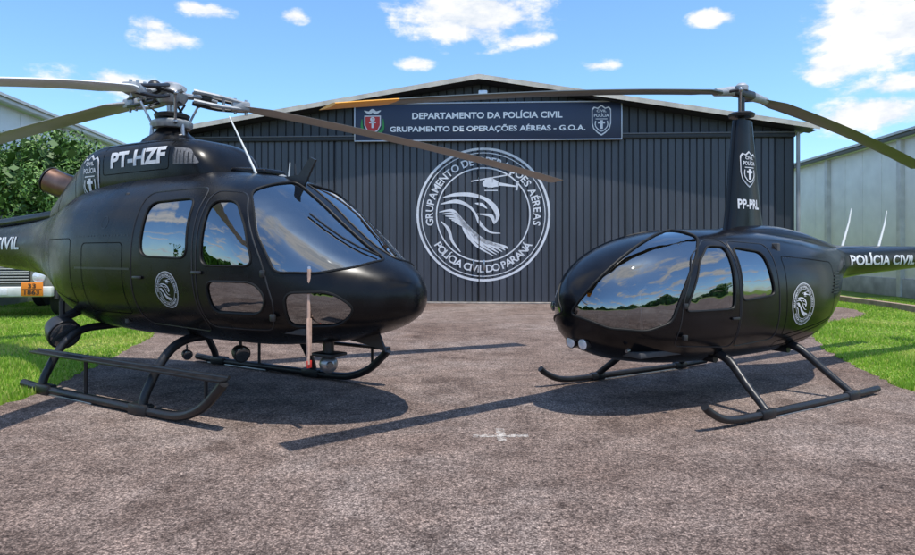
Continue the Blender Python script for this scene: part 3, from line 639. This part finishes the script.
# ================================================================ HANGAR
HG=empty('hangar',(.62,19.1,0),R(-3))
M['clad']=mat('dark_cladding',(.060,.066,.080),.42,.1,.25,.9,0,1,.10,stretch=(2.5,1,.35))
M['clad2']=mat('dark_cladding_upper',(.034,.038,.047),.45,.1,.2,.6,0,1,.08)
M['groove']=mat('cladding_groove',(.012,.013,.016),.7)
M['fascia']=mat('roof_edge_metal',(.58,.52,.44),.5,.1,.25,3)
M['roof']=mat('roof_sheet',(.35,.35,.35),.5,.4,.25,1.5)
M['frame']=mat('door_frame',(.018,.019,.023),.5)
M['logo']=mat('logo_paint',(.70,.71,.74),.55,0,.16,3)
def ribbed(name,x0,x1,zb,ztf,y,m,root,pitch=.20,d=.022,gw=.045):
    V=[];F=[];MI=[];xs=[];x=x0
    while x<x1-1e-6:
        e=min(x+pitch,x1); xs+=[(x,0),(e-gw,0),(e-gw*.7,1),(e-gw*.3,1)]; x=e
    xs.append((x1,0))
    for x,k in xs: V+=[(x,y+k*d,zb),(x,y+k*d,ztf(x))]
    for i in range(len(xs)-1): F.append((2*i,2*i+2,2*i+3,2*i+1)); MI.append(0 if i%4 in(0,1,3) else 1)
    o=mk(name,V,F,[m,M['groove']],root,False); o.data.polygons.foreach_set('material_index',MI); return o
HWID=8.92; AP=6.42; EV=4.98
rt=lambda x:AP-(AP-EV)*abs(x)/HWID
DT=4.72
for i in range(4):
    xa=-8.4+i*4.2
    ribbed('sliding_door',xa+.02,xa+4.18,.04,lambda x:DT,-(.0 if i%2 else .004),M['clad'],HG)
    box('door_stile',(xa+.005,.012,DT/2+.02),(.03,.05,DT-.04),M['frame'],HG,.004)
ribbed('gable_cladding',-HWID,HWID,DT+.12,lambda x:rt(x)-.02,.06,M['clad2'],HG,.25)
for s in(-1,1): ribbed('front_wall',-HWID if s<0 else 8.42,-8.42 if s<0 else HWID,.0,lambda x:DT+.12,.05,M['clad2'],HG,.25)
box('door_track',(0,-.03,DT+.06),(17.8,.12,.12),M['frame'],HG,.01); box('door_track_lip',(0,-.10,DT+.13),(17.8,.03,.035),mat('track_lip',(.12,.12,.13),.5),HG,.005)
box('threshold',(0,-.05,.02),(17.2,.3,.03),mat('sill_concrete',(.3,.27,.24),.9,0,.3,5),HG,.005)
for s in(-1,1):
    V=[(0,-.45,AP+.02),(s*(HWID+.45),-.45,rt(HWID+.45)+.02),(s*(HWID+.45),24,rt(HWID+.45)+.02),(0,24,AP+.02)]
    V+=[(x,y,z+.05) for x,y,z in V]
    fixn(mk('roof_slope',V,[(0,1,2,3),(4,5,6,7),(0,1,5,4),(1,2,6,5),(2,3,7,6),(3,0,4,7)],M['roof'],HG,False))
    V=[];
    for yy in(-.48,-.455):
        V+=[(0,yy,AP-.05),(s*(HWID+.47),yy,rt(HWID+.47)-.05),(s*(HWID+.47),yy,rt(HWID+.47)+.085),(0,yy,AP+.085)]
    fixn(mk('roof_fascia',V,[(0,1,2,3),(4,5,6,7),(0,1,5,4),(1,2,6,5),(2,3,7,6),(3,0,4,7)],M['fascia'],HG,False))
    V=[]
    for yy in(-.46,.05): V+=[(0,yy,AP-.08),(s*(HWID+.4),yy,rt(HWID+.4)-.08)]
    mk('soffit',V,[(0,1,3,2)],M['frame'],HG,False)
    mk('side_wall',[(s*HWID,.05,0),(s*HWID,24,0),(s*HWID,24,EV),(s*HWID,.05,EV)],[(0,1,2,3)],mat('side_wall_sheet',(.45,.45,.44),.6,0,.15,2),HG,False)
    tube('downpipe',[(s*(HWID+.06),-.06,0),(s*(HWID+.06),-.06,4.85)],.05,M['roof'] if s>0 else M['frame'],HG,10)
mk('rear_wall',[(-HWID,24,0),(HWID,24,0),(HWID,24,EV),(0,24,AP),(-HWID,24,EV)],[(0,1,2,3,4)],M['clad'],HG,False)
lathe('ridge_vent',(1.0,1.5,AP-.1),[(.2,0),(.2,.25),(.32,.28),(.36,.36),(.30,.44),(.1,.5),(.01,.5)],M['roof'],HG,24)
box('floodlight',(.12,-.25,AP-.42),(.26,.14,.18),M['lens'],HG,.03); tube('floodlight_arm',[(.12,-.2,AP-.35),(.12,.05,AP-.3)],.02,M['frame'],HG,8)
pl=Proj((.12,-.0,2.56),(1,0,0),(0,0,1),None,.008); mk('door_logo',*emblem(pl,1.93,True),M['logo'],HG)
for xx in(-4.4,-.15,.15,4.4): box('door_handle',(xx,-.035,1.1),(.05,.04,.3),M['steel'],HG,.01)
# sign
SZ=5.22
SG=empty('hangar_sign',(.75,19.1,0),R(-3))
box('sign_panel',(.10,-.16,SZ),(7.6,.05,1.06),mat('sign_navy',(.018,.028,.066),.4,0,.1,1),SG,.006)
alu=mat('sign_frame_alu',(.45,.47,.52),.4,.4)
for c,s in(((.10,-.17,SZ+.535),(7.66,.07,.035)),((.10,-.17,SZ-.535),(7.66,.07,.035)),((-3.72,-.17,SZ),(.035,.07,1.04)),((3.92,-.17,SZ),(.035,.07,1.04))): box('sign_frame',c,s,alu,SG,.004)
for xx in(-3,-1,1,3): box('sign_bracket',(xx,-.07,SZ+.04),(.05,.16,.5),M['frame'],SG,.004)
ps=Proj((.10,-.186,SZ),(1,0,0),(0,0,1),None,.004)
mk('sign_lettering',*merge([text(ps,'DEPARTAMENTO DA POLÍCIA CIVIL',0,.20,4.3,.23,.028),text(ps,'GRUPAMENTO DE OPERAÇÕES AÉREAS - G.O.A.',-.0,-.20,5.6,.23,.026)]),mat('sign_white',(.88,.88,.89),.5),SG)
q=(3.35,-.186,SZ)
shield(SG,Proj(q,(1,0,0),(0,0,1),None,.004),.88,'sign_badge',M['white'],mat('sign_navy2',(.018,.028,.066),.4),Proj(q,(1,0,0),(0,0,1),None,.008),Proj(q,(1,0,0),(0,0,1),None,.012))
def polyface(pr,P,m,nm,root): mk(nm,[pr(x,y) for x,y in P],[tuple(range(len(P)))],m,root,False)
q=(-3.20,-.186,SZ); pc=Proj(q,(1,0,0),(0,0,1),None,.004); pc2=Proj(q,(1,0,0),(0,0,1),None,.008); pc3=Proj(q,(1,0,0),(0,0,1),None,.012)
polyface(pc,[(-.24,.2),(.24,.2),(.24,-.08),(.16,-.24),(0,-.32),(-.16,-.24),(-.24,-.08)],M['white'],'crest_border',SG)
polyface(pc2,[(-.21,.17),(.21,.17),(.21,-.08),(.14,-.22),(0,-.28),(-.14,-.22),(-.21,-.08)],mat('crest_red',(.5,.03,.03),.5),'crest_field',SG)
mk('crest_charges',*merge([stroke(pc3,[(0,.10),(0,-.16)],.06,0),stroke(pc3,[(-.10,0),(.10,0)],.04,0),stroke(pc3,circ(.05,16,0,.09),.04,0,True)]),M['white'],SG)
mk('crest_branches',*merge([stroke(pc3,[(-.08,-.36),(-.29,-.2),(-.31,.1)],[.05,.09,.02]),stroke(pc3,[(.08,-.36),(.29,-.2),(.31,.1)],[.05,.09,.02])]),mat('crest_green',(.03,.25,.06),.5),SG)
mk('crest_bird',*stroke(pc3,[(-.24,.34),(-.1,.28),(0,.34),(.1,.28),(.24,.34)],[.02,.09,.1,.09,.02]),M['white'],SG)
# ================================================================ NEIGHBOUR BUILDINGS
colm=mat('col_conc',(.66,.63,.58),.8,0,.15,3); plm=mat('plinth_concrete',(.42,.40,.37),.85,0,.3,2)
def sidebuilding(name,x,y0,y1,h,dirx,side,wallm,gutm):
    rt_=empty(name,(x,y0,0),-math.atan(dirx)); L=y1-y0
    k=int(L/1.2)
    for i in range(k):
        a=i*L/k; box('wall_panel',(side*.08,a+L/k/2,h/2+.3),(.14,L/k-.02,h-.6),wallm,rt_,.01)
        if i%4==0: box('column',(-side*.04,a,h/2),(.20,.22,h-.02),colm,rt_,.01)
    box('plinth',(side*.05,L/2,.3),(.24,L,.6),plm,rt_,.01)
    box('gutter',(-side*.25,L/2,h+.06),(.16,L+.4,.14),gutm,rt_,.02)
    V=[(-side*.4,-.3,h+.1),(-side*.4,L+.3,h+.1),(side*9,L+.3,h+2.0),(side*9,-.3,h+2.0)]; V+=[(a,b_,c_+.08) for a,b_,c_ in V]
    fixn(mk('roof_slope',V,[(0,1,2,3),(4,5,6,7),(0,1,5,4),(1,2,6,5),(2,3,7,6),(3,0,4,7)],mat('roof_sheet_l',(.5,.5,.49),.55,.1,.2,1),rt_,False))
    mk('end_wall',[(side*.1,-.01,0),(side*9,-.01,0),(side*9,-.01,h+1.9),(side*.1,-.01,h+.05)],[(0,1,2,3)],wallm,rt_,False)
    return rt_
sidebuilding('white_warehouse',14.0,12,46,5.2,.065,1,mat('white_wall',(.88,.85,.78),.7,0,.08,1.5,.15,12),mat('gutter_dark',(.10,.10,.10),.5))
sidebuilding('grey_warehouse',-12.3,16.5,40,5.5,-.10,-1,mat('grey_metal_wall',(.80,.79,.76),.55,.0,.10,1.5,.1,12),mat('gutter_light',(.6,.6,.6),.5))
cm=mat('kerb_concrete',(.34,.24,.18),.85,0,.3,4)
def kerb(nm,pts,w=.14,h=.13):
    V=[];n=len(pts)
    for i,p in enumerate(pts):
        a=Vector(pts[max(i-1,0)]);c=Vector(pts[min(i+1,n-1)]);t=(c-a).normalized();nn=Vector((-t.y,t.x))*w/2
        for q,z in((Vector(p)-nn,0),(Vector(p)-nn,h),(Vector(p)+nn,h),(Vector(p)+nn,0)):V.append((q.x,q.y,z))
    F=[]
    for i in range(n-1):
        for k in range(3):F.append((i*4+k,i*4+k+1,(i+1)*4+k+1,(i+1)*4+k))
    F+=[(0,1,2,3),((n-1)*4,(n-1)*4+1,(n-1)*4+2,(n-1)*4+3)]; return fixn(mk(nm,V,F,cm,None,False))
kerb('kerb',[(10.9,13.0),(11.3,17),(11.6,21),(11.9,26)],.18,.16)
# ================================================================ TREE
bark=mat('bark',(.10,.07,.05),.9,0,.3,8,.5,20)
lm=[mat('leaf_a',(.05,.11,.018),.55),mat('leaf_b',(.08,.18,.028),.55),mat('leaf_c',(.15,.27,.05),.55)]
def tree(name,x,y,h,rx,rz,n=9000):
    T=empty(name,(x,y,0))
    cz=h-rz
    tube('trunk',[(0,0,0),(.05,.02,cz*.5),(.0,0,cz)],[.16,.09],bark,T,12,False,4)
    cl=[]
    for i in range(70):
        a=rng.uniform(0,6.28);u=rng.uniform(-.75,1);s=math.sqrt(max(0,1-u*u));q=rng.uniform(.55,.95)
        cl.append(Vector((math.cos(a)*s*rx*q,math.sin(a)*s*rx*q,cz+u*rz*q)))
    for c in cl[:12]: tube('limb',[(0,0,cz*.6),(c.x*.5,c.y*.5,(cz*.6+c.z)/2+.1),tuple(c)],[.05,.01],bark,T,6,False,3)
    V=[];F=[];MI=[]
    for i in range(n):
        c=cl[rng.integers(len(cl))]; d=Vector(rng.normal(size=3)); d.normalize(); r=.38*rng.uniform(.5,1)**.5*(rx/1.6)
        p=c+d*r; nn=(d+Vector(rng.normal(size=3))*.5).normalized(); t=nn.orthogonal().normalized(); t.rotate(Matrix.Rotation(rng.uniform(0,6.28),3,nn)); bb=nn.cross(t); s=rng.uniform(.03,.065)
        k=len(V); V+=[p-t*s,p+bb*s*.45,p+t*s,p-bb*s*.45]; F.append((k,k+1,k+2,k+3)); MI.append(int(rng.integers(3)))
    o=mk('foliage',V,F,lm,T,False); o.data.polygons.foreach_set('material_index',MI)
    V=[];F=[]
    for i in range(2500):
        c=cl[rng.integers(len(cl))]; c=Vector((c.x*.7,c.y*.7,cz+(c.z-cz)*.7)); p=c+Vector(rng.normal(size=3))*.25; d=Vector(rng.normal(size=3)).normalized(); e=d.orthogonal().normalized(); s=.12
        k=len(V);V+=[p-d*s,p+e*s,p+d*s,p-e*s];F.append((k,k+1,k+2,k+3))
    mk('inner_foliage',V,F,lm[0],T,False)
    return T
tree('tree',-9.95,16.6,4.45,1.75,1.55,24000)
tree('tree.001',-12.6,17.2,4.4,1.9,1.7,15000)
V=[];F=[]
for i in range(9000):
    a=R(rng.uniform(175,365)); rr=rng.uniform(55,72); hh=5+3.0*math.sin(a*9)+1.5*math.sin(a*23+1); z=rng.uniform(0,1)**.8*hh; p=Vector((rr*math.cos(a),rr*math.sin(a)-5,z)); d=Vector(rng.normal(size=3)).normalized(); e=d.orthogonal().normalized(); s=rng.uniform(.6,1.3)
    k=len(V);V+=[p-d*s,p+e*s,p+d*s,p-e*s];F.append((k,k+1,k+2,k+3))
mk('distant_trees',V,F,lm[1],None,False)
# ================================================================ FUEL TRUCK
T=empty('fuel_truck',(-9.95,14.6,0),R(8))
tp=mat('truck_olive',(.20,.21,.17),.5,0,.2,3); tw=mat('truck_white',(.65,.65,.62),.5,0,.15,5); tk=mat('tyre_rubber',(.015,.015,.015),.85,0,.2,20,.3,30)
ck=mat('truck_black',(.02,.02,.02),.5)
V=[];prof=[(0,.62),(-.02,1.15),(.62,1.38),(.95,2.22),(1.1,2.34),(2.1,2.34),(2.15,2.2),(2.15,.62)]
W=.95
for s in(-1,1):
    for y_,z_ in prof: V.append((s*(W-(.14 if z_>1.9 else 0)),y_,z_))
n=len(prof);F=[tuple(range(n)),tuple(range(n,2*n))]+[(i,i+n,(i+1)%n+n,(i+1)%n) for i in range(n)]
o=fixn(mk('cab',V,F,tp,T,False));bb=o.modifiers.new('b','BEVEL');bb.width=.05;bb.segments=3
mk('windscreen',[(-.76,.66,1.44),(.76,.66,1.44),(.68,.925,2.13),(-.68,.925,2.13)],[(0,1,2,3)],M['glassd'],T,False).location=(0,-.02,.005)
for s in(-1,1):
    mk('side_window',[(s*.965,.85,1.45),(s*.965,1.75,1.45),(s*.86,1.75,2.12),(s*.86,1.1,2.12)],[(0,1,2,3)],M['glassd'],T,False).location=(s*.01,0,0)
    lathe('headlight',(s*.66,-.04,.92),[(.13,.04),(.13,-.02),(.10,-.035),(.01,-.05)],M['lens'],T,20,'Y')
    tube('mirror_arm',[(s*.93,.75,1.5),(s*1.15,.65,1.6),(s*1.15,.65,1.95)],.012,ck,T,8); box('mirror',(s*1.15,.63,1.78),(.16,.03,.28),ck,T,.015)
    for yy in(.62,3.6):
        lathe('tyre',(s*.88,yy,.42),[(.24,-.13),(.38,-.13),(.42,-.09),(.42,.09),(.38,.13),(.24,.13)],tk,T,28,'X'); lathe('wheel_rim',(s*.88,yy,.42),[(.02,-.10*1),(.20,-.10),(.24,-.128),(.24,.128),(.20,.10),(.02,.10)],tw,T,20,'X')
        tube('wheel_arch',[(s*.97,yy+.55*math.cos(a),.42+.52*math.sin(a)) for a in [R(x) for x in range(0,181,15)]],.05,ck,T,8)
box('grille',(0,-.03,.95),(.95,.04,.36),ck,T,.01)
for k in range(6): box('grille_bar',(0,-.055,.80+k*.06),(.93,.02,.015),tw,T,.003)
box('bumper',(0,-.16,.60),(2.0,.16,.22),tw,T,.03); box('licence_plate',(-.1,-.25,.60),(.42,.015,.14),M['white'],T,.003)
box('hazard_plate',(.62,-.26,.66),(.44,.015,.30),mat('hazard_orange',(.85,.25,.02),.5),T,.003)
hp=Proj((.62,-.27,.66),(1,0,0),(0,0,1),None,.004)
mk('hazard_numbers',*merge([text(hp,'33',0,.07,.16,.10),text(hp,'1863',0,-.07,.30,.10),stroke(hp,[(-.2,0),(.2,0)],.012,0)]),ck,T)
box('chassis',(0,2.6,.62),(.8,5.0,.18),ck,T,.02)
tube('tank',[(0,2.35,1.35),(0,2.45,1.35),(0,5.0,1.35),(0,5.1,1.35)],[.6,.75,.75,.6],tp,T,32)
for yy in(1.1,1.5,1.9): tube('roof_rack_bar',[(-.7,yy,2.45),(.7,yy,2.45)],.02,ck,T,8)
for s in(-1,1): tube('roof_rack_rail',[(s*.7,1.0,2.45),(s*.7,2.0,2.45)],.02,ck,T,8); tube('roof_rack_post',[(s*.7,1.2,2.3),(s*.7,1.2,2.45)],.015,ck,T,8)
# ================================================================ LIGHT & SKY
SD=Vector((.18,-.23,1)).normalized(); el=math.asin(SD.z); azm=math.atan2(SD.x,SD.y)
sl=bpy.data.lights.new('sun','SUN'); sl.energy=5.0; sl.angle=R(.5); sl.color=(1,.955,.885)
so=bpy.data.objects.new('sun',sl); so.rotation_euler=SD.to_track_quat('Z','Y').to_euler(); so.location=(5,-5,20); scene.collection.objects.link(so)
w=bpy.data.worlds.new('World'); scene.world=w; w.use_nodes=True; nt=w.node_tree; N=nt.nodes; L=nt.links; bg=N['Background']
sky=N.new('ShaderNodeTexSky'); sky.sky_type='NISHITA'; sky.sun_disc=False; sky.sun_elevation=el; sky.sun_rotation=azm; sky.air_density=1.0; sky.dust_density=.6; sky.ozone_density=1.5
tc=N.new('ShaderNodeTexCoord').outputs['Generated']
def vmath(op,a,b_=None):
    n=N.new('ShaderNodeVectorMath'); n.operation=op; L.new(a,n.inputs[0])
    if b_ is not None:
        if isinstance(b_,tuple): n.inputs[1].default_value=b_
        else: L.new(b_,n.inputs[1])
    return n
def fm(op,a,b_=None,c_=None,clamp=False):
    n=N.new('ShaderNodeMath'); n.operation=op; n.use_clamp=clamp
    for i,x in enumerate((a,b_,c_)):
        if x is None: continue
        if isinstance(x,(int,float)): n.inputs[i].default_value=x
        else: L.new(x,n.inputs[i])
    return n.outputs[0]
dirn=vmath('NORMALIZE',tc).outputs[0]
# cumulus clouds: (azimuth deg from +Y, elevation deg, half width, half height, density)
clouds=[(1.1,20.0,.14,.06,1),(-3.6,16.0,.035,.014,.8),(-20.9,18.9,.045,.016,.75),(-23.9,16.4,.05,.022,.75),(-14.0,19.2,.03,.014,.7),(-24.9,17.4,.03,.015,.7),(33.3,16.4,.11,.07,1),(32.0,10.1,.09,.032,1),(29.5,13.7,.05,.026,.9),(21.1,18.4,.04,.016,.8),(-27.1,12.8,.12,.024,.7),(33.9,12.0,.08,.02,.7),(5.5,17.8,.055,.018,.75),(-35,9,.10,.03,.8),(12,15.5,.05,.012,.55)]
acc=None
for az,ev,a,bb_,amp in clouds:
    az=R(az);ev=R(ev); c=Vector((math.sin(az)*math.cos(ev),math.cos(az)*math.cos(ev),math.sin(ev)))
    v=vmath('SUBTRACT',dirn,tuple(c)); v=vmath('MULTIPLY',v.outputs[0],(1/a,1/a,1/bb_)); ln=vmath('LENGTH',v.outputs[0]).outputs['Value']
    f=fm('MULTIPLY',fm('SUBTRACT',1.0,ln,clamp=True),amp*1.25)
    acc=f if acc is None else fm('MAXIMUM',acc,f)
nz=N.new('ShaderNodeTexNoise'); nz.inputs['Scale'].default_value=15; nz.inputs['Detail'].default_value=10; nz.inputs['Roughness'].default_value=.62
vs_=vmath('MULTIPLY',dirn,(1,1,2.0)); L.new(vs_.outputs[0],nz.inputs['Vector'])
den=fm('ADD',acc,fm('MULTIPLY',fm('SUBTRACT',nz.outputs['Fac'],.5),2.6))
msk=N.new('ShaderNodeMapRange'); msk.inputs['From Min'].default_value=0; msk.inputs['From Max'].default_value=.12; L.new(acc,msk.inputs['Value'])
mr=N.new('ShaderNodeMapRange'); mr.interpolation_type='SMOOTHSTEP'; mr.inputs['From Min'].default_value=.10; mr.inputs['From Max'].default_value=.75; L.new(den,mr.inputs['Value'])
front=fm('MULTIPLY',mr.outputs['Result'],msk.outputs['Result'])
sx=N.new('ShaderNodeSeparateXYZ'); L.new(dirn,sx.inputs[0])
zz=fm('ADD',fm('MAXIMUM',sx.outputs['Z'],0.0),.12); px_=fm('DIVIDE',sx.outputs['X'],zz); py_=fm('DIVIDE',sx.outputs['Y'],zz)
cx_=N.new('ShaderNodeCombineXYZ'); L.new(px_,cx_.inputs[0]); L.new(py_,cx_.inputs[1])
n2=N.new('ShaderNodeTexNoise'); n2.inputs['Scale'].default_value=1.3; n2.inputs['Detail'].default_value=9; n2.inputs['Roughness'].default_value=.55; L.new(cx_.outputs[0],n2.inputs['Vector'])
m2=N.new('ShaderNodeMapRange'); m2.interpolation_type='SMOOTHSTEP'; m2.inputs['From Min'].default_value=.51; m2.inputs['From Max'].default_value=.62; L.new(n2.outputs['Fac'],m2.inputs['Value'])
bk=N.new('ShaderNodeMapRange'); bk.inputs['From Min'].default_value=.75; bk.inputs['From Max'].default_value=.3; L.new(sx.outputs['Y'],bk.inputs['Value'])
gen=fm('MULTIPLY',m2.outputs['Result'],bk.outputs['Result'])
tot=fm('MAXIMUM',front,gen,clamp=True)
cr=N.new('ShaderNodeValToRGB'); cr.color_ramp.elements[0].position=.35; cr.color_ramp.elements[0].color=(5.6,6.2,7.0,1); cr.color_ramp.elements[1].position=.58; cr.color_ramp.elements[1].color=(8.0,8.0,8.1,1); L.new(nz.outputs['Fac'],cr.inputs['Fac'])
tn=N.new('ShaderNodeMix'); tn.data_type='RGBA'; tn.blend_type='MULTIPLY'; tn.inputs[0].default_value=1; L.new(sky.outputs[0],tn.inputs[6]); tn.inputs[7].default_value=(1.22,1.62,1.92,1)
mx=N.new('ShaderNodeMix'); mx.data_type='RGBA'; L.new(tot,mx.inputs[0]); L.new(tn.outputs[2],mx.inputs[6]); L.new(cr.outputs[0],mx.inputs[7])
L.new(mx.outputs[2],bg.inputs['Color']); bg.inputs['Strength'].default_value=.133
# ================================================================ CAMERA
cd=bpy.data.cameras.new('camera'); cam=bpy.data.objects.new('camera',cd); scene.collection.objects.link(cam); scene.camera=cam
cam.location=(0,0,1.45); cam.rotation_euler=(R(90),0,0); cd.sensor_width=36; cd.lens=660/915*36; cd.shift_y=-24.5/915; cd.clip_end=3000; cd.clip_start=.05
scene.view_settings.view_transform='Standard'; scene.view_settings.look='None'; scene.view_settings.exposure=0
